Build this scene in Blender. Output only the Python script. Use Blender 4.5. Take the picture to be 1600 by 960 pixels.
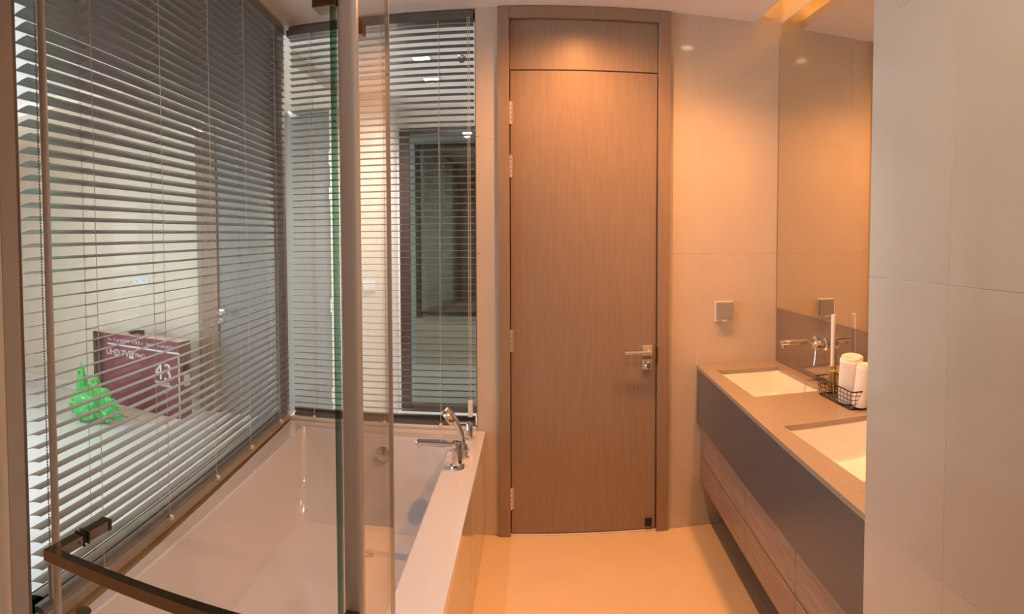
import bpy, bmesh, math, random
from mathutils import Vector, Matrix, noise
random.seed(7)
PI = math.pi
S = bpy.context.scene
COL = S.collection
for o in list(bpy.data.objects):
    bpy.data.objects.remove(o)

# ------------------------------------------------------------------ camera
F = 979.4
cam_d = bpy.data.cameras.new('camera')
cam = bpy.data.objects.new('camera', cam_d)
COL.objects.link(cam)
cam_d.type = 'PANO'
cam_d.panorama_type = 'CENTRAL_CYLINDRICAL'
cam_d.central_cylindrical_range_u_min = (0 - 829.5) / F
cam_d.central_cylindrical_range_u_max = (1600 - 829.5) / F
cam_d.central_cylindrical_range_v_min = (408 - 960) / F
cam_d.central_cylindrical_range_v_max = 408 / F
cam_d.central_cylindrical_radius = 1.0
cam_d.clip_start = 0.02
cam.location = (0, 0, 1.562)
cam.rotation_euler = (PI / 2 - 0.039, 0.002, 0)
S.camera = cam

# ------------------------------------------------------------------ world, lights, exposure
W = bpy.data.worlds.new('sky')
S.world = W
W.use_nodes = True
bg = W.node_tree.nodes['Background']
bg.inputs[0].default_value = (0.62, 0.80, 1.0, 1)
bg.inputs[1].default_value = 1.0
S.view_settings.view_transform = 'Standard'
S.view_settings.look = 'None'
S.view_settings.gamma = 1.0
S.view_settings.use_curve_mapping = False
S.view_settings.exposure = 0.0
S.cycles.use_denoising = True
S.cycles.max_bounces = 10
S.cycles.diffuse_bounces = 5
S.cycles.glossy_bounces = 6
S.cycles.transparent_max_bounces = 32
S.cycles.caustics_reflective = True
S.cycles.sample_clamp_indirect = 4.0

WARM = (1.0, 0.40, 0.125)
NEUT = (1.0, 0.86, 0.78)
MIXW = (1.0, 0.80, 0.64)
P_DOWN = 105.0          # W, bathroom downlights
P_CORR = 190.0
P_BED = 16.0           # W, bedroom downlights          # W, corridor downlights
P_DAY = 300.0          # W, daylight through the bedroom window
COVE = 55.0            # emission of the cove strip


def light(name, kind, loc, power, color, size=0.1, size_y=None, rot=(0, 0, 0), spot=None, blend=0.5):
    d = bpy.data.lights.new(name, kind)
    d.energy = power
    d.color = color
    if kind == 'AREA':
        d.shape = 'RECTANGLE'
        d.size = size
        d.size_y = size_y or size
    else:
        d.shadow_soft_size = size
    if kind == 'SPOT':
        d.spot_size = spot
        d.spot_blend = blend
    o = bpy.data.objects.new(name, d)
    COL.objects.link(o)
    o.location = loc
    o.rotation_euler = rot
    return o


# daylight entering through the big bedroom window (wall at X = -5.2)
light('window_daylight', 'AREA', (-5.32, 1.5, 1.45), P_DAY, (0.86, 0.94, 1.0), 3.4, 2.3, (0, -PI / 2, 0))


# ------------------------------------------------------------------ materials
MATS = {}


def mat(name, col, rough=0.5, metal=0.0, spec=0.5, coat=0.0, var=0.0, scale=8.0, stretch=(1, 1, 1), col2=None,
        bump=0.0, emit=None, estr=0.0, sheen=0.0, trans=0.0, detail=4.0):
    m = bpy.data.materials.new(name)
    m.use_nodes = True
    nt = m.node_tree
    p = nt.nodes['Principled BSDF']
    p.inputs['Base Color'].default_value = (*col, 1)
    p.inputs['Roughness'].default_value = rough
    p.inputs['Metallic'].default_value = metal
    p.inputs['Specular IOR Level'].default_value = spec
    p.inputs['Coat Weight'].default_value = coat
    p.inputs['Coat Roughness'].default_value = 0.05
    p.inputs['Sheen Weight'].default_value = sheen
    p.inputs['Transmission Weight'].default_value = trans
    if emit:
        p.inputs['Emission Color'].default_value = (*emit, 1)
        p.inputs['Emission Strength'].default_value = estr
    tc = nt.nodes.new('ShaderNodeTexCoord')
    mp = nt.nodes.new('ShaderNodeMapping')
    mp.inputs['Scale'].default_value = stretch
    nt.links.new(tc.outputs['Object'], mp.inputs[0])
    nz = nt.nodes.new('ShaderNodeTexNoise')
    nz.inputs['Scale'].default_value = scale
    nz.inputs['Detail'].default_value = detail
    nz.inputs['Roughness'].default_value = 0.6
    nt.links.new(mp.outputs[0], nz.inputs[0])
    mx = nt.nodes.new('ShaderNodeMix')
    mx.data_type = 'RGBA'
    c2 = col2 or tuple(max(0, c * (1 - var)) for c in col)
    mx.inputs[6].default_value = (*col, 1)
    mx.inputs[7].default_value = (*c2, 1)
    rp = nt.nodes.new('ShaderNodeValToRGB')
    rp.color_ramp.elements[0].position = 0.35
    rp.color_ramp.elements[1].position = 0.65
    nt.links.new(nz.outputs[0], rp.inputs[0])
    nt.links.new(rp.outputs[0], mx.inputs[0])
    nt.links.new(mx.outputs[2], p.inputs['Base Color'])
    if bump:
        b = nt.nodes.new('ShaderNodeBump')
        b.inputs['Strength'].default_value = bump
        b.inputs['Distance'].default_value = 0.002
        nt.links.new(nz.outputs[0], b.inputs['Height'])
        nt.links.new(b.outputs[0], p.inputs['Normal'])
    MATS[name] = m
    return m


def glass(name, tint, ior=1.5, rough=0.0, gain=1.0):
    """clear thin pane: what passes is tinted, what bounces follows Fresnel"""
    m = bpy.data.materials.new(name)
    m.use_nodes = True
    nt = m.node_tree
    nt.nodes.clear()
    out = nt.nodes.new('ShaderNodeOutputMaterial')
    mix = nt.nodes.new('ShaderNodeMixShader')
    tr = nt.nodes.new('ShaderNodeBsdfTransparent')
    tr.inputs[0].default_value = (*tint, 1)
    gl = nt.nodes.new('ShaderNodeBsdfGlossy')
    gl.inputs['Roughness'].default_value = rough
    gl.inputs['Color'].default_value = (0.95, 0.97, 0.96, 1)
    fr = nt.nodes.new('ShaderNodeFresnel')
    geo = nt.nodes.new('ShaderNodeNewGeometry')
    mr_ = nt.nodes.new('ShaderNodeMapRange')      # same Fresnel curve on the way in and out of the pane
    mr_.inputs[3].default_value = ior
    mr_.inputs[4].default_value = 1.0 / ior
    nt.links.new(geo.outputs['Backfacing'], mr_.inputs[0])
    nt.links.new(mr_.outputs[0], fr.inputs[0])
    nt.links.new(fr.outputs[0], mix.inputs[0])
    nt.links.new(tr.outputs[0], mix.inputs[1])
    nt.links.new(gl.outputs[0], mix.inputs[2])
    nt.links.new(mix.outputs[0], out.inputs[0])
    MATS[name] = m
    return m


mat('tile', (0.60, 0.53, 0.455), 0.10, var=0.05, scale=3)
mat('tile_floor', (0.74, 0.585, 0.39), 0.22, var=0.05, scale=3)
mat('grout', (0.78, 0.72, 0.64), 0.8, var=0.1, scale=30)
mat('paint', (0.82, 0.77, 0.75), 0.6, var=0.02)
mat('paint_cove', (0.80, 0.72, 0.60), 0.6, var=0.02)
mat('cream', (0.76, 0.69, 0.59), 0.6, var=0.03)
mat('whitewall', (0.82, 0.78, 0.75), 0.55, var=0.02)
mat('bed_ceiling', (0.80, 0.80, 0.79), 0.6, var=0.02)
mat('bed_floor', (0.66, 0.67, 0.68), 0.22, var=0.06, scale=2)
mat('door_wood', (0.318, 0.243, 0.192), 0.38, col2=(0.276, 0.208, 0.162), scale=16, stretch=(7, 7, 0.35), bump=0.05)
mat('frame_wood', (0.320, 0.232, 0.175), 0.36, col2=(0.285, 0.205, 0.155), scale=16, stretch=(7, 7, 0.35), bump=0.05)
mat('drawer_wood', (0.36, 0.285, 0.25), 0.4, col2=(0.25, 0.185, 0.158), scale=7, stretch=(3, 0.6, 9), bump=0.05)
mat('dark_wood', (0.05, 0.028, 0.022), 0.35, var=0.3, scale=10, stretch=(6, 6, 0.4))
mat('jamb_brown', (0.33, 0.22, 0.16), 0.4, var=0.1, scale=10, stretch=(6, 6, 0.4))
mat('grey_door', (0.27, 0.26, 0.245), 0.4, var=0.05, scale=10, stretch=(6, 6, 0.4))
mat('gap', (0.02, 0.015, 0.012), 0.8, var=0.1)
mat('apron_grey', (0.088, 0.096, 0.112), 0.3, var=0.05, scale=40)  # vanity front apron: darker, bluer grey than the top slab
mat('stone', (0.35, 0.30, 0.25), 0.22, var=0.08, scale=60)
mat('ceramic', (0.86, 0.83, 0.81), 0.08, var=0.01, coat=0.4)
mat('acrylic', (0.63, 0.66, 0.73), 0.10, var=0.01, coat=0.5)
mat('chrome', (0.86, 0.86, 0.86), 0.07, metal=1.0, var=0.02)
mat('steel', (0.78, 0.76, 0.74), 0.32, metal=0.75, var=0.04)
mat('alu', (0.50, 0.485, 0.485), 0.3, metal=0.35, var=0.05, stretch=(1, 1, 0.1))
mat('bronze', (0.30, 0.22, 0.15), 0.14, metal=1.0, var=0.1)
mat('black_rubber', (0.012, 0.012, 0.012), 0.5, var=0.2)
mat('slat', (0.108, 0.098, 0.090), 0.30, spec=0.7, coat=0.5, var=0.05)
mat('cord', (0.62, 0.58, 0.53), 0.7, var=0.1)
mat('chain', (0.24, 0.19, 0.16), 0.4, var=0.2)
mat('plastic_white', (0.80, 0.80, 0.78), 0.35, var=0.02)
mat('plastic_grey', (0.42, 0.42, 0.42), 0.3, var=0.04, metal=0.4)
mat('mirror', (0.80, 0.74, 0.63), 0.0, metal=1.0, var=0.005)
mat('dark_mirror', (0.20, 0.235, 0.22), 0.03, metal=1.0, var=0.02)
mat('splash', (0.36, 0.31, 0.27), 0.03, metal=0.75, var=0.03)
mat('towel', (0.86, 0.84, 0.81), 0.95, var=0.06, scale=220, bump=0.6, sheen=0.4)
mat('wire', (0.035, 0.028, 0.025), 0.45, metal=0.4, var=0.2)
mat('stick', (0.88, 0.86, 0.83), 0.45, var=0.02)
mat('cork', (0.36, 0.22, 0.10), 0.8, var=0.3, scale=90)
mat('leaf', (0.50, 0.58, 0.10), 0.5, var=0.3)
mat('carton', (0.205, 0.035, 0.070), 0.5, var=0.05)
mat('carton_dark', (0.060, 0.028, 0.026), 0.5, var=0.2)
mat('carton_brown', (0.165, 0.085, 0.055), 0.7, var=0.15)
mat('carton_pale', (0.66, 0.53, 0.46), 0.75, var=0.06)
mat('print_white', (0.80, 0.74, 0.74), 0.6, var=0.02)
mat('print_grey', (0.48, 0.40, 0.40), 0.6, var=0.02)
mat('bag_green', (0.02, 0.42, 0.05), 0.25, col2=(0.10, 0.60, 0.18), scale=9, spec=0.6, trans=0.1, detail=2)
mat('socket_white', (0.70, 0.80, 0.90), 0.35, var=0.02)
mat('red_plastic', (0.50, 0.06, 0.05), 0.4, var=0.05)
mat('lamp', (1, 0.9, 0.8), 0.4, emit=(1.0, 0.74, 0.45), estr=16.0)
mat('lamp_corr', (1, 0.95, 0.8), 0.4, emit=(1.0, 0.86, 0.55), estr=12.0)
mat('led', (1, 0.8, 0.5), 0.4, emit=(1.0, 0.47, 0.13), estr=COVE)
mat('silver_trim', (0.75, 0.72, 0.70), 0.2, metal=1.0, var=0.03)
mat('frame_beige', (0.34, 0.31, 0.27), 0.35, var=0.05)
mat('frame_dark', (0.115, 0.085, 0.068), 0.4, var=0.1)
mat('disc_dark', (0.03, 0.045, 0.05), 0.25, var=0.2)
glass('pane_clear', (0.98, 0.985, 0.98))
glass('screen_glass', (0.965, 0.97, 0.955))
glass('glass_green', (0.36, 0.50, 0.44), rough=0.15)


# ------------------------------------------------------------------ mesh helpers
class B:
    def __init__(s):
        s.v = []
        s.f = []

    def add(s, vs, fs):
        n = len(s.v)
        s.v += [Vector(a) for a in vs]
        s.f += [tuple(n + i for i in f) for f in fs]
        return s

    def box(s, x0, x1, y0, y1, z0, z1):
        vs = [(x, y, z) for z in (z0, z1) for y in (y0, y1) for x in (x0, x1)]
        return s.add(vs, [(0, 2, 3, 1), (4, 5, 7, 6), (0, 1, 5, 4), (2, 6, 7, 3), (0, 4, 6, 2), (1, 3, 7, 5)])

    def obox(s, c, sx, sy, sz, m):
        vs = []
        for z in (-sz / 2, sz / 2):
            for y in (-sy / 2, sy / 2):
                for x in (-sx / 2, sx / 2):
                    vs.append(Vector(c) + m @ Vector((x, y, z)))
        return s.add(vs, [(0, 2, 3, 1), (4, 5, 7, 6), (0, 1, 5, 4), (2, 6, 7, 3), (0, 4, 6, 2), (1, 3, 7, 5)])

    def prism(s, poly, z0, z1):
        n = len(poly)
        vs = [(x, y, z0) for x, y in poly] + [(x, y, z1) for x, y in poly]
        fs = [tuple(range(n - 1, -1, -1)), tuple(range(n, 2 * n))]
        fs += [(i, (i + 1) % n, n + (i + 1) % n, n + i) for i in range(n)]
        return s.add(vs, fs)

    def loft(s, loops, cap0=False, cap1=False, closed=True):
        n = len(loops[0])
        vs = [p for l in loops for p in l]
        fs = []
        for k in range(len(loops) - 1):
            for i in range(n if closed else n - 1):
                j = (i + 1) % n
                fs.append((k * n + i, k * n + j, (k + 1) * n + j, (k + 1) * n + i))
        if cap0:
            fs.append(tuple(range(n - 1, -1, -1)))
        if cap1:
            fs.append(tuple((len(loops) - 1) * n + i for i in range(n)))
        return s.add(vs, fs)

    def tube(s, pts, r, n=10, caps=True, sq=False):
        pts = [Vector(p) for p in pts]
        rs = r if isinstance(r, (list, tuple)) else [r] * len(pts)
        up = None
        loops = []
        for i, p in enumerate(pts):
            t = (pts[min(i + 1, len(pts) - 1)] - pts[max(i - 1, 0)]).normalized()
            if up is None:
                up = Vector((0, 0, 1)) if abs(t.z) < 0.9 else Vector((1, 0, 0))
            a = t.cross(up).normalized()
            b = a.cross(t).normalized()
            up = b
            loops.append([p + (a * math.cos(q) + b * math.sin(q)) * rs[i]
                          for q in [2 * PI * k / n + (PI / 4 if sq else 0) for k in range(n)]])
        return s.loft(loops, caps, caps)

    def lathe(s, prof, c, axis=(0, 0, 1), n=24):
        """prof: (radius, height) pairs along axis from c"""
        t = Vector(axis).normalized()
        up = Vector((0, 0, 1)) if abs(t.z) < 0.9 else Vector((1, 0, 0))
        a = t.cross(up).normalized()
        b = a.cross(t).normalized()
        loops = []
        for r, h in prof:
            loops.append([Vector(c) + t * h + (a * math.cos(q) - b * math.sin(q)) * max(r, 1e-5)
                          for q in [2 * PI * k / n for k in range(n)]])
        return s.loft(loops, True, True)


ORG = {}


def finish(o, mt, label=None, cat=None, group=None, kind=None):
    if mt:
        o.data.materials.append(MATS[mt])
    if label:
        o['label'] = label
    if cat:
        o['category'] = cat
    if group:
        o['group'] = group
    if kind:
        o['kind'] = kind
    return o


def mk(name, b, mt, parent=None, local=False, smooth=False, bevel=0.0, seg=2, label=None, cat=None, group=None, kind=None):
    """one mesh object; coordinates are world coordinates unless local (parent's own frame)"""
    xs = [p.x for p in b.v]
    ys = [p.y for p in b.v]
    zs = [p.z for p in b.v]
    org = Vector(((min(xs) + max(xs)) / 2, (min(ys) + max(ys)) / 2, min(zs)))
    me = bpy.data.meshes.new(name)
    me.from_pydata([p - org for p in b.v], [], b.f)
    bm = bmesh.new()
    bm.from_mesh(me)
    bmesh.ops.recalc_face_normals(bm, faces=bm.faces)
    bm.to_mesh(me)
    bm.free()
    o = bpy.data.objects.new(name, me)
    COL.objects.link(o)
    if parent is not None:
        o.parent = parent
        o.location = org if local else org - ORG.get(parent.name, Vector())
    else:
        o.location = org
    ORG[o.name] = org.copy() if not local else Vector()
    if smooth:
        for p in me.polygons:
            p.use_smooth = True
        me.set_sharp_from_angle(angle=math.radians(38))
    if bevel:
        md = o.modifiers.new('bevel', 'BEVEL')
        md.width = bevel
        md.segments = seg
        md.limit_method = 'ANGLE'
        md.angle_limit = math.radians(35)
    return finish(o, mt, label, cat, group, kind)


def thing(name, loc, label=None, cat=None, group=None, kind=None, rz=0.0):
    o = bpy.data.objects.new(name, None)
    o.empty_display_size = 0.05
    COL.objects.link(o)
    o.location = loc
    o.rotation_euler = (0, 0, rz)
    ORG[o.name] = Vector(loc)
    return finish(o, None, label, cat, group, kind)


def share(o, parent, loc):
    c = o.copy()
    COL.objects.link(c)
    c.parent = parent
    c.location = loc
    return c


def text(s, size, mt, parent, loc, rot, ext=0.0006, label=None, align='LEFT', name='lettering'):
    cu = bpy.data.curves.new(name, 'FONT')
    cu.body = s
    cu.size = size
    cu.extrude = ext
    cu.align_x = align
    t = bpy.data.objects.new(name, cu)
    COL.objects.link(t)
    bpy.context.view_layer.update()
    me = bpy.data.meshes.new_from_object(t)
    bpy.data.objects.remove(t)
    me.name = name
    o = bpy.data.objects.new(name, me)
    COL.objects.link(o)
    o.parent = parent
    o.location = loc
    o.rotation_euler = rot
    me.materials.clear()
    return finish(o, mt, label)


def rloop(poly, r, z, k=5):
    """convex polygon (ccw) with rounded corners as a loop of 3-d points"""
    out = []
    n = len(poly)
    for i in range(n):
        p0, p1, p2 = Vector(poly[i - 1]), Vector(poly[i]), Vector(poly[(i + 1) % n])
        a = (p0 - p1).normalized()
        b = (p2 - p1).normalized()
        for j in range(k + 1):
            t = j / k
            q = p1 + a * r * (1 - t) ** 2 + b * r * t ** 2
            out.append(Vector((q.x, q.y, z)))
    return out


# ------------------------------------------------------------------ dimensions
D = 3.216          # door wall
R = 1.337          # mirror wall
XP = 0.768         # face of the tiled partition on the right
YP = 1.281         # its end
CE = 2.724         # ceiling
LZ = math.atan2(-0.9966, 0.0827)      # direction of the glazed left wall
LO = Vector((-1.31, D, 0))


def L(s, e, z=0.0):
    c, q = math.cos(LZ), math.sin(LZ)
    return Vector((LO.x + s * c - e * q, LO.y + s * q + e * c, z))


def lbox(b, s0, s1, e0, e1, z0, z1):
    pts = [L(s0, e0), L(s1, e0), L(s1, e1), L(s0, e1)]
    return b.prism([(p.x, p.y) for p in pts], z0, z1)


# ------------------------------------------------------------------ bathroom shell
floor = mk('floor', B().box(-1.25, 1.45, -0.75, D + 0.12, -0.06, -0.0008), 'grout', kind='structure')
for x0, x1 in ((-1.2, -0.25), (-0.25, 0.96), (0.96, 1.40)):
    for y0, y1 in ((-0.7, 0.2), (0.2, 1.1), (1.1, 2.2), (2.2, D - 0.004)):
        mk('floor_tile', B().box(x0 + .0012, x1 - .0012, y0 + .0012, y1 - .0012, -0.0007, 0.0), 'tile_floor', floor, bevel=0.0003, seg=1)

# door wall: core pieces left and right of the door, tiles in front
wall = thing('wall_back', (0.2, D, 0), kind='structure')
mk('wall_core', B().box(-0.262, -0.172, D + 0.0008, D + 0.12, 0, CE), 'grout', wall)
mk('wall_core', B().box(0.724, R + 0.12, D + 0.0008, D + 0.12, 0, CE + 0.25), 'grout', wall)
rows = [0.0, 0.274, 0.874, 1.474, 2.074, CE]
for k in range(5):
    for x0, x1 in ((-0.281, -0.1665), (0.7185, 0.876), (0.876, R + 0.02)):
        z1 = rows[k + 1]
        if k == 4 and x1 > R:
            z1 = CE + 0.2
        mk('wall_tile', B().box(x0 + .0009, x1 - .0009, D, D + 0.0007, rows[k] + .0009, z1 - .0009), 'tile', wall, bevel=0.0003, seg=1)
wl = mk('wall_below_window', B().box(-1.43, -0.262, D + 0.004, D + 0.12, 0, 0.556), 'cream', kind='structure')

# mirror wall
wr = mk('wall_right', B().box(R, R + 0.10, YP, D, 0, CE + 0.25), 'tile', kind='structure')

# partition on the right (tiled face towards the camera)
wp = mk('wall_partition', B().box(XP + 0.0008, R + 0.10, -0.75, YP - 0.0008, 0, CE + 0.25), 'grout', kind='structure')
for z0, z1 in zip(rows[:-1], rows[1:]):
    for y0, y1 in ((-0.75, -0.228), (-0.228, 0.972), (0.972, YP)):
        mk('wall_tile', B().box(XP, XP + 0.0007, y0 + .0009, y1 - .0009, z0 + .0009, z1 - .0009), 'tile', wp, bevel=0.0003, seg=1)
    mk('wall_tile', B().box(XP + 0.0015, R - .0009, YP - 0.0007, YP, z0 + .0009, z1 - .0009), 'tile', wp, bevel=0.0003, seg=1)

# near end of the left wall beside the window, and the wall behind the camera
wn = mk('wall_left', lbox(B(), 2.236, 4.05, -0.12, 0.0112, 0, CE), 'grout', kind='structure')
for z0, z1 in zip(rows[:-1], rows[1:]):
    for s0, s1 in ((2.236, 2.84), (2.84, 4.0)):
        mk('wall_tile', lbox(B(), s0 + .0009, s1 - .0009, 0.0113, 0.012, z0 + .0009, z1 - .0009), 'tile', wn)
mk('wall_behind', B().box(-1.35, 1.45, -0.85, -0.75, 0, CE + .2), 'tile', kind='structure')
mk('wall_left_below_window', lbox(B(), 0.0, 2.236, -0.12, -0.045, 0, 0.585), 'cream', kind='structure')

# ceiling with the light slot along the mirror
mk('ceiling', B().box(-1.42, 1.19, -0.85, D + 0.12, CE, CE + 0.05), 'paint', kind='structure')
mk('ceiling_slot_cover', B().box(0.95, R + 0.1, YP - 0.1, D + 0.12, CE + 0.22, CE + 0.26), 'paint_cove', kind='structure')
mk('ceiling_slot_side', B().box(0.93, 0.95, YP - 0.1, D + 0.12, CE + 0.05, CE + 0.22), 'paint_cove', kind='structure')
strip = thing('cove_light_strip', (1.12, 2.2, CE + 0.051), 'warm light strip hidden in the ceiling slot above the mirror', 'light strip')
mk('strip_profile', B().box(1.108, 1.132, YP + 0.03, D - 0.04, CE + 0.051, CE + 0.059), 'alu', strip)
mk('diffuser', B().box(1.111, 1.129, YP + 0.035, D - 0.045, CE + 0.059, CE + 0.066), 'led', strip)

# ------------------------------------------------------------------ bedroom and corridor shell beyond the glass
YB, YC = 4.95, 5.5
mk('floor_bedroom', B().box(-5.3, 1.55, -1.0, YC + 0.1, -0.08, -0.062), 'bed_floor', kind='structure')
bf = mk('floor_corridor', B().box(-5.3, -1.26, -1.0, YC + 0.1, -0.06, 0.0), 'bed_floor', kind='structure')
mk('floor_corridor_end', B().box(-1.26, 1.55, D + 0.12, YC + 0.1, -0.06, 0.0), 'bed_floor', kind='structure')
mk('ceiling_bedroom', B().box(-5.3, -1.42, -1.0, YC + 0.1, 2.72, 2.78), 'bed_ceiling', kind='structure')
mk('ceiling_corridor', B().box(-1.42, 1.55, D + 0.12, YC + 0.1, 2.72, 2.78), 'bed_ceiling', kind='structure')
mk('ceiling_soffit', B().box(-5.2, -1.43, D + 0.4, YB, 2.63, 2.72), 'cream', kind='structure')
DL, DR = -2.70, -1.632         # far door leaf
wb = mk('wall_bedroom_back', B().box(-5.3, -2.905, YB, YB + 0.1, 0, 2.72).box(-1.556, -1.182, YB, YB + 0.1, 0, 2.72)
        .box(-2.905, -1.556, YB, YB + 0.1, 2.62, 2.72), 'cream', kind='structure')
mk('wall_return', B().box(-1.282, -1.182, YB + 0.1, YC, 0, 2.72), 'whitewall', kind='structure')
mk('wall_corridor_back', B().box(-1.282, 1.55, YC, YC + 0.1, 0, 2.72), 'whitewall', kind='structure')
mk('wall_corridor_end', B().box(1.45, 1.55, D + 0.12, YC, 0, 2.72), 'whitewall', kind='structure')
mk('wall_bedroom_near', B().box(-5.3, -1.35, -1.1, -1.0, 0, 2.72), 'cream', kind='structure')
# window wall of the bedroom
mk('wall_bedroom_left', B().box(-5.3, -5.2, -1.0, -0.2, 0, 2.72).box(-5.3, -5.2, 3.2, YB, 0, 2.72)
   .box(-5.3, -5.2, -0.2, 3.2, 0, 0.3).box(-5.3, -5.2, -0.2, 3.2, 2.6, 2.72), 'cream', kind='structure')
w3 = thing('window_3', (-5.25, 1.5, 0.3), kind='structure')
for y in (-0.2, 0.94, 2.05, 3.16):
    mk('mullion', B().box(-5.28, -5.22, y, y + 0.04, 0.3, 2.6), 'frame_dark', w3)
for z in (0.3, 2.56):
    mk('transom', B().box(-5.28, -5.22, -0.16, 3.16, z, z + 0.04), 'frame_dark', w3)
for y0, y1 in ((-0.16, 0.94), (0.98, 2.05), (2.09, 3.16)):
    mk('pane', B().box(-5.253, -5.247, y0, y1, 0.34, 2.56), 'pane_clear', w3)
mk('trim_1', B().box(-5.2, -2.905, YB - 0.012, YB, 0, 0.09), 'whitewall', kind='structure', bevel=0.003)

# far bedroom door (seen through both blinds)
d2 = thing('door_2', ((DL + DR) / 2, YB, 0), kind='structure')
mk('door_jamb', B().box(-2.905, DL - .004, YB - 0.02, YB + 0.08, 0, 2.62), 'jamb_brown', d2)
mk('door_jamb', B().box(DR + .004, -1.556, YB - 0.02, YB + 0.08, 0, 2.62), 'cream', d2)
mk('door_head', B().box(DL, DR, YB - 0.02, YB + 0.08, 2.60, 2.62), 'grey_door', d2)
mk('leaf', B().box(DL, DR, YB + 0.0, YB + 0.045, 0.01, 2.597), 'grey_door', d2, bevel=0.002)
h = mk('handle_plate', B().box(-2.695, -2.640, YB - 0.012, YB, 0.885, 0.94), 'steel', d2, bevel=0.002)
mk('lever', B().tube([(-2.683, YB - 0.012, 0.912), (-2.683, YB - 0.055, 0.912)], 0.011, 12)
   .box(-2.695, -2.545, YB - 0.063, YB - 0.05, 0.903, 0.925), 'chrome', h)
h = mk('lock_plate', B().box(-2.71, -2.655, YB - 0.012, YB, 0.80, 0.855), 'chrome', d2, bevel=0.002)
mk('thumb_turn', B().lathe([(0.018, 0), (0.018, 0.02), (0.012, 0.028)], (-2.683, YB - 0.012, 0.828), (0, -1, 0), 16), 'chrome', h, smooth=True)
for z in (2.22, 1.93, 1.0, 0.25):
    mk('hinge', B().tube([(DR + .002, YB - 0.012, z - 0.055), (DR + .002, YB - 0.012, z + 0.055)], 0.012, 10), 'steel', d2, smooth=True)

# ------------------------------------------------------------------ interior windows (glass behind the blinds)
w1 = thing('window_1', LO, kind='structure', rz=LZ)


def ml(name, s0, s1, e0, e1, z0, z1, mt, par, **k):
    return mk(name, B().box(s0, s1, e0, e1, z0, z1), mt, par, local=True, **k)


ml('window_jamb', 2.176, 2.236, -0.10, 0.013, 0.57, CE, 'frame_beige', w1, bevel=0.002)
ml('window_stop', 2.150, 2.176, -0.10, 0.0, 0.585, CE, 'frame_dark', w1, bevel=0.001)
ml('window_jamb', -0.10, -0.06, -0.10, -0.045, 0.585, CE, 'frame_dark', w1)
ml('window_head', -0.06, 2.150, -0.10, -0.045, 2.69, CE, 'frame_dark', w1)
ml('sill', -0.06, 2.176, -0.12, -0.008, 0.556, 0.585, 'stone', w1, bevel=0.002)
ml('pane', -0.06, 2.150, -0.078, -0.068, 0.585, 2.69, 'pane_clear', w1)
w2 = thing('window_2', (-0.8, D, 0.556), kind='structure')
mk('window_jamb', B().box(-0.284, -0.262, D + 0.001, D + 0.12, 0.556, CE), 'frame_dark', w2, bevel=0.001)
mk('window_head', B().box(-1.33, -0.284, D + 0.07, D + 0.12, 2.69, CE), 'frame_dark', w2)
mk('sill', B().box(-1.33, -0.284, D + 0.004, D + 0.14, 0.556, 0.572), 'ceramic', w2, bevel=0.002)
mk('corner_mullion', B().box(-1.42, -1.37, D + 0.06, D + 0.12, 0.556, CE), 'frame_dark', w2)
mk('pane', B().box(-1.37, -0.284, D + 0.09, D + 0.10, 0.572, 2.69), 'pane_clear', w2)


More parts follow.
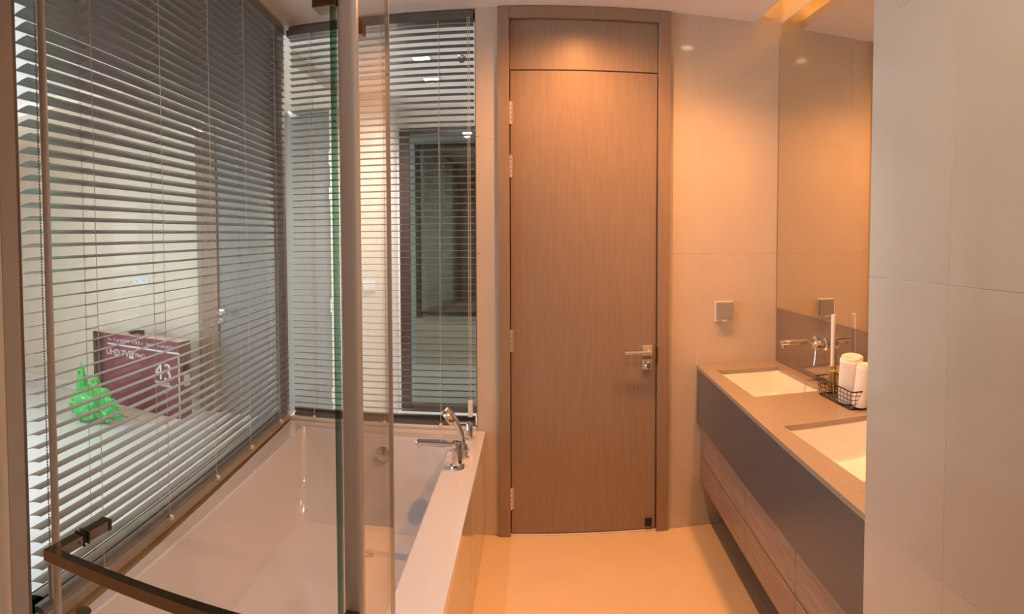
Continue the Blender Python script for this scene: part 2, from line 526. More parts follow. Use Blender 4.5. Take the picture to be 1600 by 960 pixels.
# ------------------------------------------------------------------ venetian blinds
def blind(loc, rz, length, ladders, zbot, label, chain_s, chain_kind, tilt_deg):
    root = thing('venetian_blind', loc, label, 'blind', 'venetian blinds over the bath', rz=rz)
    ml('headrail', 0.004, length, -0.042, -0.002, 2.672, 2.718, 'slat', root, bevel=0.002)
    ml('bottom_rail', 0.004, length, -0.034, -0.001, zbot, zbot + 0.019, 'slat', root, bevel=0.003)
    # one slat: slightly crowned strip, inner edge higher
    w, th, tilt = (0.045 if tilt_deg > 8 else 0.040), 0.0007, math.radians(tilt_deg)
    prof = [(-0.5, 0.0), (-0.25, 0.0016), (0.0, 0.0021), (0.25, 0.0016), (0.5, 0.0)]
    pts = [(a * w, c) for a, c in prof] + [(a * w, c - th) for a, c in reversed(prof)]
    ct, st = math.cos(tilt), math.sin(tilt)
    pts = [(y * ct - z * st, y * st + z * ct) for y, z in pts]
    me_b = B().loft([[Vector((s, y, z)) for y, z in pts] for s in (0.004, length)], True, True)
    pitch = 0.0351
    z = 2.648
    first = None
    while z > zbot + (0.062 if tilt_deg < 8 else 0.03):
        if first is None:
            first = mk('slat', me_b, 'slat', root, local=True)
            dz = first.location.z
            first.location = (first.location.x, first.location.y - w / 2 - 0.0005, dz + z)
        else:
            share(first, root, (first.location.x, first.location.y, dz + z))
        z -= pitch
    for k in range(5 if tilt_deg < 8 else 0):            # lowest slats lie stacked on the rail
        share(first, root, (first.location.x, first.location.y, dz + zbot + 0.0245 + 0.0045 * k))
    for s in ladders:
        b = B()
        for e in (0.0012, -0.0420):
            b.tube([(s, e, zbot + 0.01), (s, e, 2.675)], 0.0011, 5)
        zz = 2.648
        while zz > zbot + 0.035:
            b.tube([(s, 0.0012, zz + 0.0012), (s, -0.0420, zz - 0.006)], 0.0007, 4)
            zz -= pitch
        mk('ladder_cord', b, 'cord', root, local=True, smooth=True)
        mk('cord_button', B().lathe([(0.0075, 0), (0.009, 0.004), (0.009, 0.012), (0.006, 0.016)], (s, 0.006, zbot - 0.007), (0, 0, 1), 12),
           'plastic_white', root, local=True, smooth=True)
    if chain_kind == 'beads':
        b = B()
        for off in (-0.006, 0.006):
            b.tube([(chain_s + off, 0.022, 0.74), (chain_s + off, 0.022, 2.68)], 0.0007, 4)
            zz = 0.745
            while zz < 2.68:
                b.lathe([(0.0012, -0.0024), (0.0028, 0), (0.0012, 0.0024)], (chain_s + off, 0.022, zz), (0, 0, 1), 6)
                zz += 0.0075
        mk('bead_chain', b, 'chain', root, local=True, smooth=True)
        mk('chain_weight', B().box(chain_s - 0.010, chain_s + 0.010, 0.014, 0.030, 0.655, 0.745), 'frame_beige', root, local=True, bevel=0.004)
    else:
        b = B()
        for off in (-0.005, 0.005):
            b.tube([(chain_s + off, 0.012, 0.70), (chain_s + off, 0.012, 2.68)], 0.0016, 6)
        mk('pull_cord', b, 'cord', root, local=True, smooth=True)
        mk('cord_weight', B().box(chain_s - 0.012, chain_s + 0.012, 0.003, 0.021, 0.625, 0.712), 'plastic_white', root, local=True, bevel=0.005)
    return root


blind(LO, LZ, 2.105, (0.20, 0.635, 1.025, 1.425, 1.83), 0.600,
      'dark grey-brown venetian blind on the long left window above the bath', 2.095, 'beads', 12)
blind((-0.287, D + 0.004, 0), PI, 1.005, (0.185, 0.487, 0.885), 0.577,
      'dark grey-brown venetian blind at the head of the bath next to the door', 0.028, 'cord', 5)

# ------------------------------------------------------------------ bathroom door
d1 = thing('door_1', (0.275, D, 0), kind='structure')
fo = ((-0.168, -0.108), (0.658, 0.720))
for i, (x0, x1) in enumerate(fo):
    j = mk('door_jamb', B().box(x0, x1, D - 0.022, D + 0.10, 0, CE - 0.002), 'frame_wood', d1, bevel=0.002)
mk('door_head', B().box(-0.108, 0.658, D - 0.022, D + 0.10, 2.664, CE - 0.002), 'frame_wood', d1, bevel=0.002)
mk('over_panel', B().box(-0.106, 0.656, D + 0.004, D + 0.045, 2.411, 2.662), 'door_wood', d1, bevel=0.0015)
mk('door_stop_bead', B().box(-0.108, -0.094, D + 0.046, D + 0.07, 0, 2.66).box(0.644, 0.658, D + 0.046, D + 0.07, 0, 2.66)
   .box(-0.094, 0.644, D + 0.046, D + 0.07, 2.39, 2.43), 'gap', d1)
leaf = mk('leaf', B().box(-0.1035, 0.6535, D + 0.002, D + 0.044, 0.012, 2.405), 'door_wood', d1, bevel=0.0015)
mk('door_back', B().box(-0.108, 0.658, D + 0.10, D + 0.11, 0, 2.664), 'gap', d1)
mk('threshold', B().box(-0.108, 0.658, D - 0.004, D + 0.06, 0, 0.007), 'ceramic', d1, bevel=0.001)
for z in (2.19, 1.92, 1.025, 0.197):
    hg = mk('hinge', B().tube([(-0.106, D - 0.006, z - 0.057), (-0.106, D - 0.006, z + 0.057)], 0.0100, 12)
            .box(-0.118, -0.092, D - 0.0005, D + 0.0015, z - 0.057, z + 0.057), 'steel', d1, smooth=True, label='satin steel butt hinge')
    for k in range(1, 5):
        zz = z - 0.057 + k * 0.0228
        mk('knuckle_ring', B().lathe([(0.0104, -0.0008), (0.0104, 0.0008)], (-0.106, D - 0.006, zz), (0, 0, 1), 12), 'gap', hg)
hd = mk('handle_plate', B().box(0.580, 0.633, D - 0.010, D + 0.002, 0.938, 0.991), 'steel', d1, bevel=0.0015, label='square brushed steel handle rose')
mk('lever', B().tube([(0.612, D - 0.010, 0.963), (0.612, D - 0.052, 0.963)], 0.010, 14)
   .box(0.482, 0.623, D - 0.060, D - 0.044, 0.955, 0.969), 'steel', hd, bevel=0.002, label='straight flat lever handle')
lk = mk('lock_plate', B().box(0.580, 0.633, D - 0.010, D + 0.002, 0.864, 0.917), 'steel', d1, bevel=0.0015)
mk('thumb_turn', B().lathe([(0.020, 0), (0.020, 0.006), (0.015, 0.008), (0.015, 0.022), (0.012, 0.025)], (0.607, D - 0.010, 0.890), (0, -1, 0), 20)
   .box(0.603, 0.611, D - 0.040, D - 0.033, 0.876, 0.904), 'chrome', lk, smooth=True)
mk('strike_plate', B().box(0.6535, 0.659, D - 0.0225, D - 0.010, 0.90, 0.985), 'bronze', d1)
mk('floor_stop', B().box(0.599, 0.634, D - 0.012, D + 0.002, 0.028, 0.068), 'black_rubber', d1, bevel=0.002, label='small square black door stop')

# ------------------------------------------------------------------ bathtub
TZ = 0.55
tub = thing('bathtub', (-0.72, 2.1, 0), 'long white built-in bathtub with a wide flat rim under the blinds', 'bathtub')


def quad(s, e):     # left point from the splayed window wall
    p = L(s, e)
    return (p.x, p.y)


outer = [(-0.238, D - 0.004), quad(0.0, -0.005), quad(2.27, 0.014), (-0.238, 1.0)]
outer[2] = (L(2.22, 0.016).x, 1.0)
inner = [(-0.393, 3.045), (-1.203, 3.128), (-1.098, 1.20), (-0.391, 1.20)]
mid = [(-0.425, 2.985), (-1.178, 3.03), (-1.085, 1.27), (-0.42, 1.27)]
bot = [(-0.455, 2.87), (-1.152, 2.905), (-1.075, 1.36), (-0.455, 1.36)]
loops = [rloop(outer, 0.006, TZ - 0.045), rloop(outer, 0.006, TZ - 0.006), rloop([(x * 0.998 - 0.0004, y) for x, y in outer], 0.008, TZ),
         rloop([(x + (0.006 if x > -0.7 else -0.006), y + (0.006 if y > 2 else -0.006)) for x, y in inner], 0.020, TZ),
         rloop(inner, 0.020, TZ - 0.006), rloop(mid, 0.045, 0.30), rloop(bot, 0.055, 0.185),
         rloop([(x * 0.96 - 0.03, (y - 2.1) * 0.97 + 2.1) for x, y in bot], 0.07, 0.152),
         rloop([(x * 0.90 - 0.075, (y - 2.1) * 0.93 + 2.1) for x, y in bot], 0.07, 0.145)]
mk('tub_shell', B().loft(loops, False, True), 'acrylic', tub, smooth=True)
for y0, y1 in ((1.0, 1.72), (1.72, 2.55), (2.55, D - 0.006)):
    mk('apron_panel', B().box(-0.258, -0.245, y0 + 0.0015, y1 - 0.0015, 0.004, TZ - 0.046), 'tile', tub, bevel=0.001)
mk('apron_core', B().box(-0.36, -0.259, 1.01, D - 0.008, 0.0, TZ - 0.047), 'gap', tub)
mk('end_panel', B().box(-1.08, -0.36, 1.006, 1.02, 0.004, TZ - 0.046), 'tile', tub)
mk('overflow_cap', B().lathe([(0.034, 0), (0.038, 0.006), (0.038, 0.018), (0.033, 0.024), (0.012, 0.025)], (-0.742, 3.055, 0.462), (0, -0.98, 0.2), 28),
   'chrome', tub, smooth=True, label='round overflow cap')
mk('drain', B().lathe([(0.034, 0), (0.034, 0.004), (0.026, 0.006), (0.024, 0.012), (0.01, 0.014)], (-0.72, 2.66, 0.1448), (0, 0, 1), 24), 'chrome', tub, smooth=True)
mk('deck_plug', B().lathe([(0.020, 0), (0.022, 0.002), (0.021, 0.005), (0.012, 0.007)], (-1.128, 1.262, TZ), (0, 0, 1), 24), 'disc_dark',
   smooth=True, label='dark round plug lying on the bath rim near the glass screen', cat='plug')

# bath spout
sp = thing('bath_spout', (-0.323, 2.68, TZ), 'chrome bath spout with a flat long outlet, nearest on the bath rim', 'tap')
mk('base_ring', B().lathe([(0.034, 0), (0.034, 0.012), (0.031, 0.017), (0.024, 0.018)], (-0.323, 2.68, TZ), n=28), 'chrome', sp, smooth=True)
mk('body', B().lathe([(0.0225, 0.016), (0.0225, 0.112), (0.020, 0.118), (0.006, 0.120)], (-0.323, 2.68, TZ), n=28), 'chrome', sp, smooth=True)
mk('outlet', B().prism([(-0.505, 2.664), (-0.498, 2.660), (-0.33, 2.658), (-0.31, 2.668), (-0.31, 2.692), (-0.33, 2.702), (-0.498, 2.700), (-0.505, 2.696)],
                       TZ + 0.098, TZ + 0.120), 'chrome', sp, bevel=0.004)
mk('aerator', B().lathe([(0.011, 0), (0.011, 0.012)], (-0.488, 2.68, TZ + 0.087), n=18), 'chrome', sp)
# hand shower in its rest
hs = thing('hand_shower', (-0.318, 2.90, TZ), 'chrome hand shower leaning from its holder on the bath rim', 'shower')
mk('base_ring', B().lathe([(0.026, 0), (0.026, 0.010), (0.020, 0.014), (0.017, 0.03), (0.016, 0.034)], (-0.318, 2.90, TZ), n=24), 'chrome', hs, smooth=True)
mk('hose_nut', B().lathe([(0.013, 0.03), (0.014, 0.05), (0.012, 0.062)], (-0.318, 2.90, TZ), (-0.12, 0, 1), n=20), 'chrome', hs, smooth=True)
mk('grip', B().tube([(-0.322, 2.90, TZ + 0.05), (-0.330, 2.90, TZ + 0.085), (-0.343, 2.90, TZ + 0.12), (-0.360, 2.898, TZ + 0.15), (-0.380, 2.895, TZ + 0.178), (-0.40, 2.89, TZ + 0.20)],
                    [0.011, 0.0135, 0.0145, 0.0155, 0.019, 0.015], 16), 'chrome', hs, smooth=True)
hdn = Vector((-0.80, -0.25, -0.54)).normalized()
mk('spray_head', B().lathe([(0.012, -0.022), (0.030, -0.014), (0.040, 0.0), (0.041, 0.012), (0.038, 0.016)], (-0.386, 2.893, TZ + 0.163), hdn, 28), 'chrome', hs, smooth=True)
mk('spray_face', B().lathe([(0.035, 0.0), (0.035, 0.003), (0.03, 0.004)], Vector((-0.386, 2.893, TZ + 0.163)) + hdn * 0.0155, hdn, 28), 'plastic_grey', hs, smooth=True)
for nm, lab, y, hgt, r in (('bath_valve', 'tall chrome valve lever on the bath rim closest to the blind', 3.07, 0.085, 0.017),
                           ('bath_diverter', 'short chrome diverter knob on the bath rim between spout and tall valve', 2.80, 0.040, 0.019)):
    v = thing(nm, (-0.308, y, TZ), lab, 'tap')
    mk('base_ring', B().lathe([(r + 0.008, 0), (r + 0.008, 0.01), (r + 0.002, 0.014)], (-0.308, y, TZ), n=24), 'chrome', v, smooth=True)
    mk('knob', B().lathe([(r, 0.012), (r, hgt - 0.006), (r - 0.004, hgt), (0.003, hgt + 0.001)], (-0.308, y, TZ), n=24), 'chrome', v, smooth=True)
    if hgt > 0.05:
        mk('lever', B().box(-0.375, -0.30, y - 0.006, y + 0.006, TZ + hgt - 0.004, TZ + hgt + 0.008), 'chrome', v, bevel=0.003)
    else:
        mk('grip_band', B().lathe([(r + 0.001, 0.022), (r + 0.001, 0.030)], (-0.308, y, TZ), n=24), 'alu', v, smooth=True)

# ------------------------------------------------------------------ glass screen on the near end of the bath
YG = 1.06
scr = thing('shower_screen', (-0.66, YG, TZ), 'clear glass shower screen with a metal post at the near end of the bath', 'glass screen')
ZT = 2.25
mk('glass_panel', B().box(-1.022, -0.345, YG - 0.005, YG + 0.005, TZ + 0.012, ZT), 'screen_glass', scr)
mk('glass_edge', B().box(-0.3448, -0.3352, YG - 0.005, YG + 0.005, TZ + 0.012, ZT), 'glass_green', scr, label='green cut edge of the glass')
mk('return_panel', B().box(-0.314, -0.306, YG + 0.016, 1.345, TZ + 0.012, ZT), 'screen_glass', scr)
mk('panel_trim', B().box(-0.3145, -0.3055, 1.3455, 1.352, TZ + 0.012, ZT), 'alu', scr)
mk('corner_post', B().prism([(p.x, p.y) for p in rloop([(-0.296, YG - 0.015), (-0.296, YG + 0.015), (-0.330, YG + 0.015), (-0.330, YG - 0.015)], 0.010, 0, 4)], TZ, ZT + 0.01),
   'alu', scr, smooth=True)
mk('edge_profile', B().tube([(-1.030, YG, TZ + 0.004), (-1.030, YG, ZT)], 0.0098, 16), 'alu', scr, smooth=True, label='round grey edge profile of the glass')
mk('bottom_seal', B().box(-1.022, -0.332, YG - 0.007, YG + 0.007, TZ, TZ + 0.0115), 'alu', scr)
mk('bottom_seal', B().box(-0.316, -0.304, YG + 0.016, 1.35, TZ, TZ + 0.0115), 'alu', scr)
mk('top_clamp', B().box(-0.372, -0.329, YG - 0.022, YG + 0.022, 1.962, 2.03), 'bronze', scr, bevel=0.002)
mk('side_clamp', B().box(-0.325, -0.296, 1.09, 1.118, 1.925, 1.955), 'bronze', scr, bevel=0.002)
# towel bar through the glass
tb = thing('towel_bar', (-0.66, YG, 0.875), 'square bronze towel bar with a mitred elbow mounted through the glass screen', 'towel bar')
mk('bar', B().box(-0.957, -0.3005, 0.944, 0.969, 0.876, 0.900), 'bronze', tb, bevel=0.0015)
for x in (-0.957, -0.3255):
    mk('standoff', B().box(x, x + 0.025, 0.9695, 1.049 if x < -0.5 else 1.0445, 0.876, 0.900), 'bronze', tb, bevel=0.0015)
    if x > -0.5:        # this end is fixed to the corner post
        continue
    mk('gasket', B().box(x - 0.002, x + 0.027, 1.0495, 1.0545, 0.873, 0.903), 'black_rubber', tb, bevel=0.001)
    mk('gasket', B().box(x - 0.002, x + 0.027, 1.0655, 1.0705, 0.873, 0.903), 'black_rubber', tb, bevel=0.001)
    kb = mk('rear_block', B().box(x, x + 0.025, 1.071, 1.140, 0.876, 0.900), 'bronze', tb, bevel=0.0015)
    mk('end_cap', B().box(x - 0.001, x + 0.026, 1.140, 1.152, 0.875, 0.901), 'black_rubber', kb, bevel=0.001)
    mk('screw', B().lathe([(0.003, 0), (0.003, 0.0006)], (x + 0.025, 1.035, 0.888), (1, 0, 0), 10), 'black_rubber', tb)

# ------------------------------------------------------------------ vanity
def fx(y, off=0.0):          # front of the vanity
    return 0.878 - 0.046 * (D - y) + off


NE, FE = YP + 0.003, D - 0.001
CT = 0.878
H1 = (0.938, 1.278, 2.50, 3.05)
H2 = (0.893, 1.250, 1.50, 2.07)
ct = thing('countertop', (1.1, 2.2, 0.575), 'grey-brown stone vanity top with two rectangular cutouts and a deep front', 'countertop')
b = B()
xb = R - 0.007


def band(y0, y1, xa=None, xc=None):
    b.prism([(xa if xa is not None else fx(y0), y0), (xc if xc is not None else xb, y0), (xc if xc is not None else xb, y1), (xa if xa is not None else fx(y1), y1)], CT - 0.018, CT)


ys = [NE, H2[2], H2[3], H1[2], H1[3], FE]
for k in range(5):
    y0, y1 = ys[k], ys[k + 1]
    if k in (1, 3):
        hh = H2 if k == 1 else H1
        b.prism([(fx(y0), y0), (hh[0], y0), (hh[0], y1), (fx(y1), y1)], CT - 0.018, CT)
        band(y0, y1, hh[1])
    else:
        band(y0, y1)
mk('top_slab', b, 'stone', ct)
mk('front_apron', B().prism([(fx(NE, 0.0005), NE), (fx(NE, 0.018), NE), (fx(FE, 0.018), FE), (fx(FE, 0.0005), FE)], 0.570, CT - 0.019), 'apron_grey', ct, bevel=0.001)
vc = thing('vanity_cabinet', (1.1, 2.2, 0.25), 'wall-hung vanity cabinet with six wood-grain drawers below the stone front', 'cabinet')
mk('carcass', B().prism([(fx(NE, 0.045), NE), (xb, NE), (xb, FE), (fx(FE, 0.045), FE)], 0.25, 0.70), 'gap', vc)
for y0, y1 in ((NE, 1.826), (1.826, 2.398), (2.398, FE)):
    for z0, z1 in ((0.248, 0.388), (0.394, 0.555)):
        mk('drawer', B().prism([(fx(y0, 0.022), y0 + .0015), (fx(y0, 0.042), y0 + .0015), (fx(y1, 0.042), y1 - .0015), (fx(y1, 0.022), y1 - .0015)], z0, z1),
           'drawer_wood', vc, bevel=0.001)


def basin(hole, dep, label):
    x0, x1, y0, y1 = hole
    t = thing('basin', ((x0 + x1) / 2, (y0 + y1) / 2, CT - 0.02 - dep), label, 'basin', 'undermount basins')

    def lp(i, r, z):
        return rloop([(x0 + i, y0 + i), (x1 - i, y0 + i), (x1 - i, y1 - i), (x0 + i, y1 - i)], r, z)
    zt = CT - 0.0185
    mk('bowl', B().loft([lp(-0.02, 0.02, zt - dep - 0.015), lp(-0.02, 0.02, zt), lp(-0.004, 0.025, zt), lp(0.002, 0.03, zt - 0.01), lp(0.012, 0.04, zt - dep * 0.8),
                         lp(0.025, 0.05, zt - dep * 0.97), lp(0.05, 0.05, zt - dep)], True, True), 'ceramic', t, smooth=True)
    xm, ym = (x0 + x1) / 2, (y0 + y1) / 2
    mk('drain', B().lathe([(0.028, 0), (0.028, 0.003), (0.02, 0.005), (0.018, 0.010), (0.006, 0.012)], (xm, ym - (0.02 if y0 < 2 else 0), zt - dep), n=20), 'chrome', t, smooth=True)


basin(H1, 0.125, 'white rectangular basin sunk in the vanity top next to the door wall')
basin(H2, 0.125, 'white rectangular basin sunk in the vanity top beside the tiled partition')

mr = thing('wall_mirror', (R, 2.2, 1.178), 'tall frameless bronze-tinted mirror above the vanity up to the ceiling', 'mirror')
mk('mirror_glass', B().box(R - 0.007, R - 0.0005, YP + 0.002, D - 0.006, 1.180, CE), 'mirror', mr)
mk('edge_trim', B().box(R - 0.0085, R - 0.0005, D - 0.0055, D - 0.001, 1.178, CE), 'silver_trim', mr)
mk('edge_trim', B().box(R - 0.0085, R - 0.0005, YP + 0.002, D - 0.006, 1.176, 1.1798), 'silver_trim', mr)
mk('backsplash', B().box(R - 0.006, R - 0.0005, YP + 0.002, D - 0.001, CT, 1.1755), 'splash',
   label='glossy brown glass backsplash strip between vanity top and mirror', cat='backsplash')

# wall tap over the far basin
wt = thing('wall_tap', (R, 2.70, 1.066), 'chrome wall-mounted basin tap with a long straight spout', 'tap')
TY, TZ2 = 2.705, 1.066
mk('spout_plate', B().lathe([(0.026, 0), (0.026, 0.006), (0.022, 0.010)], (R - 0.0065, TY, TZ2), (-1, 0, 0), 24), 'chrome', wt, smooth=True)
mk('spout', B().tube([(R - 0.012, TY, TZ2), (1.165, TY, TZ2 + 0.002), (1.148, TY, TZ2)], [0.0125, 0.0125, 0.0115], 18), 'chrome', wt, smooth=True)
mk('aerator', B().lathe([(0.009, 0), (0.009, 0.016)], (1.158, TY, TZ2 - 0.024), n=16), 'chrome', wt, smooth=True)
mk('mixer_plate', B().lathe([(0.030, 0), (0.030, 0.006), (0.026, 0.010)], (R - 0.0065, 2.60, TZ2), (-1, 0, 0), 24), 'chrome', wt, smooth=True)
mx = mk('mixer_body', B().lathe([(0.022, 0.008), (0.022, 0.055), (0.019, 0.062), (0.004, 0.064)], (R - 0.0065, 2.60, TZ2), (-1, 0, 0), 24), 'chrome', wt, smooth=True)
mk('mixer_lever', B().tube([(R - 0.058, 2.60, TZ2 - 0.016), (R - 0.060, 2.60, TZ2 - 0.06), (R - 0.066, 2.60, TZ2 - 0.095)], [0.005, 0.0045, 0.0055], 12), 'chrome', mx, smooth=True)

# flap socket on the door wall
so = thing('flap_socket', (1.023, D, 1.107), 'grey wall socket with a hinged splash cover above the vanity', 'socket')
mk('back_plate', B().box(0.974, 1.074, D - 0.010, D - 0.0003, 1.107, 1.217), 'plastic_white', so, bevel=0.003)
mk('flap_cover', B().box(0.977, 1.071, D - 0.032, D - 0.011, 1.122, 1.215), 'plastic_grey', so, bevel=0.004)
mk('catch', B().box(1.012, 1.036, D - 0.028, D - 0.011, 1.111, 1.121), 'plastic_white', so, bevel=0.001)

# wire basket with towels and stick
bk = thing('wire_basket', (1.262, 2.31, CT), 'small black wire basket of rolled towels on the vanity top', 'basket')
bx0, bx1, by0, by1, bz0, bz1 = 1.212, 1.318, 2.13, 2.47, CT + 0.003, CT + 0.078


def bp(x, y, t):              # flared position
    cx, cy = (bx0 + bx1) / 2, (by0 + by1) / 2
    k = 0.86 + 0.14 * t
    return Vector((cx + (x - cx) * k, cy + (y - cy) * k, bz0 + (bz1 - bz0) * t))


def ring(t):
    c = [(bx0, by0), (bx1, by0), (bx1, by1), (bx0, by1)]
    lp = rloop(c, 0.02, 0)
    q = [bp(p.x, p.y, t) for p in lp]
    return q + [q[0]]


mk('top_rim', B().tube(ring(1.0), 0.0026, 8), 'wire', bk, smooth=True)
mk('bottom_rim', B().tube(ring(0.0), 0.0022, 8), 'wire', bk, smooth=True)
for t in (0.28, 0.52, 0.76):
    mk('wire_ring', B().tube(ring(t), 0.0013, 6), 'wire', bk, smooth=True)
for k in range(12):
    y = by0 + 0.015 + (by1 - by0 - 0.03) * k / 11
    mk('wire', B().tube([bp(bx0, y, 1), bp(bx0, y, 0.0), bp(bx1, y, 0.0), bp(bx1, y, 1)], 0.0013, 6), 'wire', bk, smooth=True)
for k in range(4):
    x = bx0 + 0.018 + (bx1 - bx0 - 0.036) * k / 3
    mk('wire', B().tube([bp(x, by0, 1), bp(x, by0, 0.0), bp(x, by1, 0.0), bp(x, by1, 1)], 0.0013, 6), 'wire', bk, smooth=True)


def rolled_towel(base, axis, r, ln, label):
    """a strip of cloth rolled up: spiral section swept along the axis"""
    t = Vector(axis).normalized()
    a = t.cross(Vector((0, 1, 0))).normalized()
    c = a.cross(t).normalized()
    outl, inl = [], []
    N = 110
    turns = 3.6
    for i in range(N + 1):
        q = 2 * PI * turns * i / N
        rr = 0.006 + (r - 0.006) * i / N
        th = 0.0095 * (r / 0.048)
        outl.append((rr, q))
        inl.append((rr - th, q))
    sec = outl + inl[::-1]
    loops = []
    for hgt, sc in ((0.0, 0.94), (0.006, 0.985), (ln * 0.3, 1.0), (ln * 0.7, 1.0), (ln - 0.006, 0.985), (ln, 0.95)):
        lp = []
        for rr, q in sec:
            wob = 1 + 0.02 * math.sin(q * 1.0 + hgt * 20)
            tw = 0.012 * (1 - rr / r) * (1 if hgt > ln / 2 else 0)
            lp.append(Vector(base) + t * (hgt - tw * 0.6) + (a * math.cos(q) + c * math.sin(q)) * max(rr, 0.002) * sc * wob)
        loops.append(lp)
    bb = B().loft(loops)
    n = len(sec)
    for base_i, flip in ((0, True), ((len(loops) - 1) * n, False)):
        for i in range(N):
            f = (base_i + i, base_i + i + 1, base_i + n - 2 - i, base_i + n - 1 - i)
            bb.f.append(f if not flip else f[::-1])
    core = [(0.0005, 0.004), (r * 0.93, 0.004), (r * 0.93, ln - 0.014), (0.0005, ln - 0.012)]
    o = thing('rolled_towel', base, label, 'towel', 'rolled towels in the basket')
    mk('roll', bb, 'towel', o, smooth=True)
    mk('roll_core', B().lathe(core, base, axis, 28), 'towel', o, smooth=True)


rolled_towel((1.268, 2.262, CT + 0.010), (-0.05, -0.18, 1), 0.050, 0.195, 'white rolled towel standing upright in the wire basket, larger one in front')
rolled_towel((1.268, 2.165, CT + 0.010), (0.06, -0.10, 1), 0.036, 0.175, 'white rolled towel in the wire basket, half hidden by the tiled partition')
st = thing('diffuser_stick', (1.277, 2.43, CT + 0.012), 'slim white stick in a brown cork holder standing in the wire basket', 'diffuser')
mk('holder', B().lathe([(0.017, 0), (0.019, 0.03), (0.019, 0.105), (0.017, 0.112), (0.008, 0.113)], (1.277, 2.43, CT + 0.012), n=20), 'cork', st, smooth=True)
mk('stick', B().tube([(1.277, 2.43, CT + 0.12), (1.279, 2.43, 1.228)], [0.0085, 0.0098], 12), 'stick', st, smooth=True)
fl = thing('flower_sprig', (1.262, 2.385, CT + 0.012), 'small yellow-green flower sprig tucked beside the rolled towel', 'flower')
mk('stem', B().tube([(1.262, 2.385, CT + 0.012), (1.258, 2.388, CT + 0.10)], 0.002, 6), 'leaf', fl)
for k in range(7):
    a = 2 * PI * k / 7
    d = Vector((math.cos(a), math.sin(a), 0.7)).normalized()
    c0 = Vector((1.258, 2.388, CT + 0.10))
    sd = d.cross(Vector((0, 0, 1))).normalized()
    mk('petal', B().add([c0, c0 + d * 0.012 + sd * 0.005, c0 + d * 0.026 + Vector((0, 0, 0.003)), c0 + d * 0.012 - sd * 0.005,
                         c0 + d * 0.012 - Vector((0, 0, 0.003))], [(0, 1, 2), (0, 2, 3), (0, 4, 1), (1, 4, 2), (2, 4, 3), (3, 4, 0)]), 'leaf', fl)


# ------------------------------------------------------------------ downlights
def downlight(x, y, z, label, group, m_l, power, color, r=0.036, spot=math.radians(128)):
    t = thing('downlight', (x, y, z - 0.008), label, 'light', group)
    mk('trim_ring', B().loft([[Vector((x + rr * math.cos(q), y + rr * math.sin(q), zz)) for q in [2 * PI * k / 32 for k in range(32)]]
                              for rr, zz in ((r + 0.014, z - 0.0005), (r + 0.013, z - 0.005), (r + 0.002, z - 0.008), (r, z - 0.0065), (r, z - 0.0005))]), 'plastic_white', t, smooth=True)
    mk('lens', B().lathe([(r - 0.001, 0), (r - 0.001, 0.0035)], (x, y, z - 0.0045), n=28), m_l, t)
    light('downlight_beam', 'SPOT', (0, 0, -0.006), power, color, 0.03, spot=spot, blend=1.0).parent = t


BL = 'bathroom ceiling downlights'
downlight(0.95, 2.67, CE, 'warm ceiling downlight above the far basin', BL, 'lamp', P_DOWN * 0.72, WARM, spot=math.radians(118))
downlight(0.86, 1.63, CE, 'warm ceiling downlight above the near basin', BL, 'lamp', P_DOWN, WARM, spot=math.radians(118))
downlight(0.26, 2.73, CE, 'warm ceiling downlight in front of the wooden door', BL, 'lamp', P_DOWN * 1.08, WARM, spot=math.radians(160))
downlight(0.19, 0.61, CE, 'warm ceiling downlight over the shower area beside the glass screen', BL, 'lamp', P_DOWN * 0.6, MIXW)


downlight(-0.75, 1.95, CE, 'added neutral light above the bathtub, unseen, for a whiter tub tone', BL, 'lamp_corr', 34.0, (1.0, 0.90, 0.86), spot=math.radians(105))  # unseen lamp, added to make the warm tub tone more neutral


def square_light(x, y, label, col, power, group='corridor ceiling lights', tone=NEUT):
    z = 2.72
    t = thing('square_downlight', (x, y, z - 0.012), label, 'light', group)
    mk('frame', B().box(x - 0.065, x + 0.065, y - 0.065, y - 0.052, z - 0.010, z - 0.0005).box(x - 0.065, x + 0.065, y + 0.052, y + 0.065, z - 0.010, z - 0.0005)
       .box(x - 0.065, x - 0.052, y - 0.052, y + 0.052, z - 0.010, z - 0.0005).box(x + 0.052, x + 0.065, y - 0.052, y + 0.052, z - 0.010, z - 0.0005), 'plastic_white', t)
    mk('lens', B().box(x - 0.0515, x + 0.0515, y - 0.0515, y + 0.0515, z - 0.007, z - 0.001), col, t)
    l = light('square_downlight_beam', 'SPOT', (0, 0, -0.006), power, tone, 0.045, spot=math.radians(168), blend=0.8)
    l.parent = t


square_light(-0.70, 4.04, 'square corridor ceiling light nearer the back blind', 'lamp_corr', P_CORR)
square_light(-0.72, 4.58, 'square corridor ceiling light farther from the back blind', 'lamp_corr', P_CORR)
for k, (yy, lab) in enumerate(((1.3, 'square bedroom ceiling light outside the near end of the bath window'), (2.5, 'square bedroom ceiling light outside the far end of the bath window'))):
    square_light(-2.1, yy, lab, 'lamp_corr', P_BED, 'bedroom ceiling lights', (0.90, 0.97, 1.0))
sk = thing('sprinkler', (-0.44, 4.04, 2.68), 'small chrome ceiling sprinkler beside the square corridor light', 'sprinkler')
mk('collar', B().lathe([(0.03, 0), (0.028, -0.008), (0.012, -0.012)], (-0.44, 4.04, 2.7195), n=20), 'chrome', sk, smooth=True)
mk('head', B().lathe([(0.008, -0.010), (0.006, -0.03), (0.018, -0.034), (0.018, -0.037)], (-0.44, 4.04, 2.7195), n=16), 'chrome', sk, smooth=True)

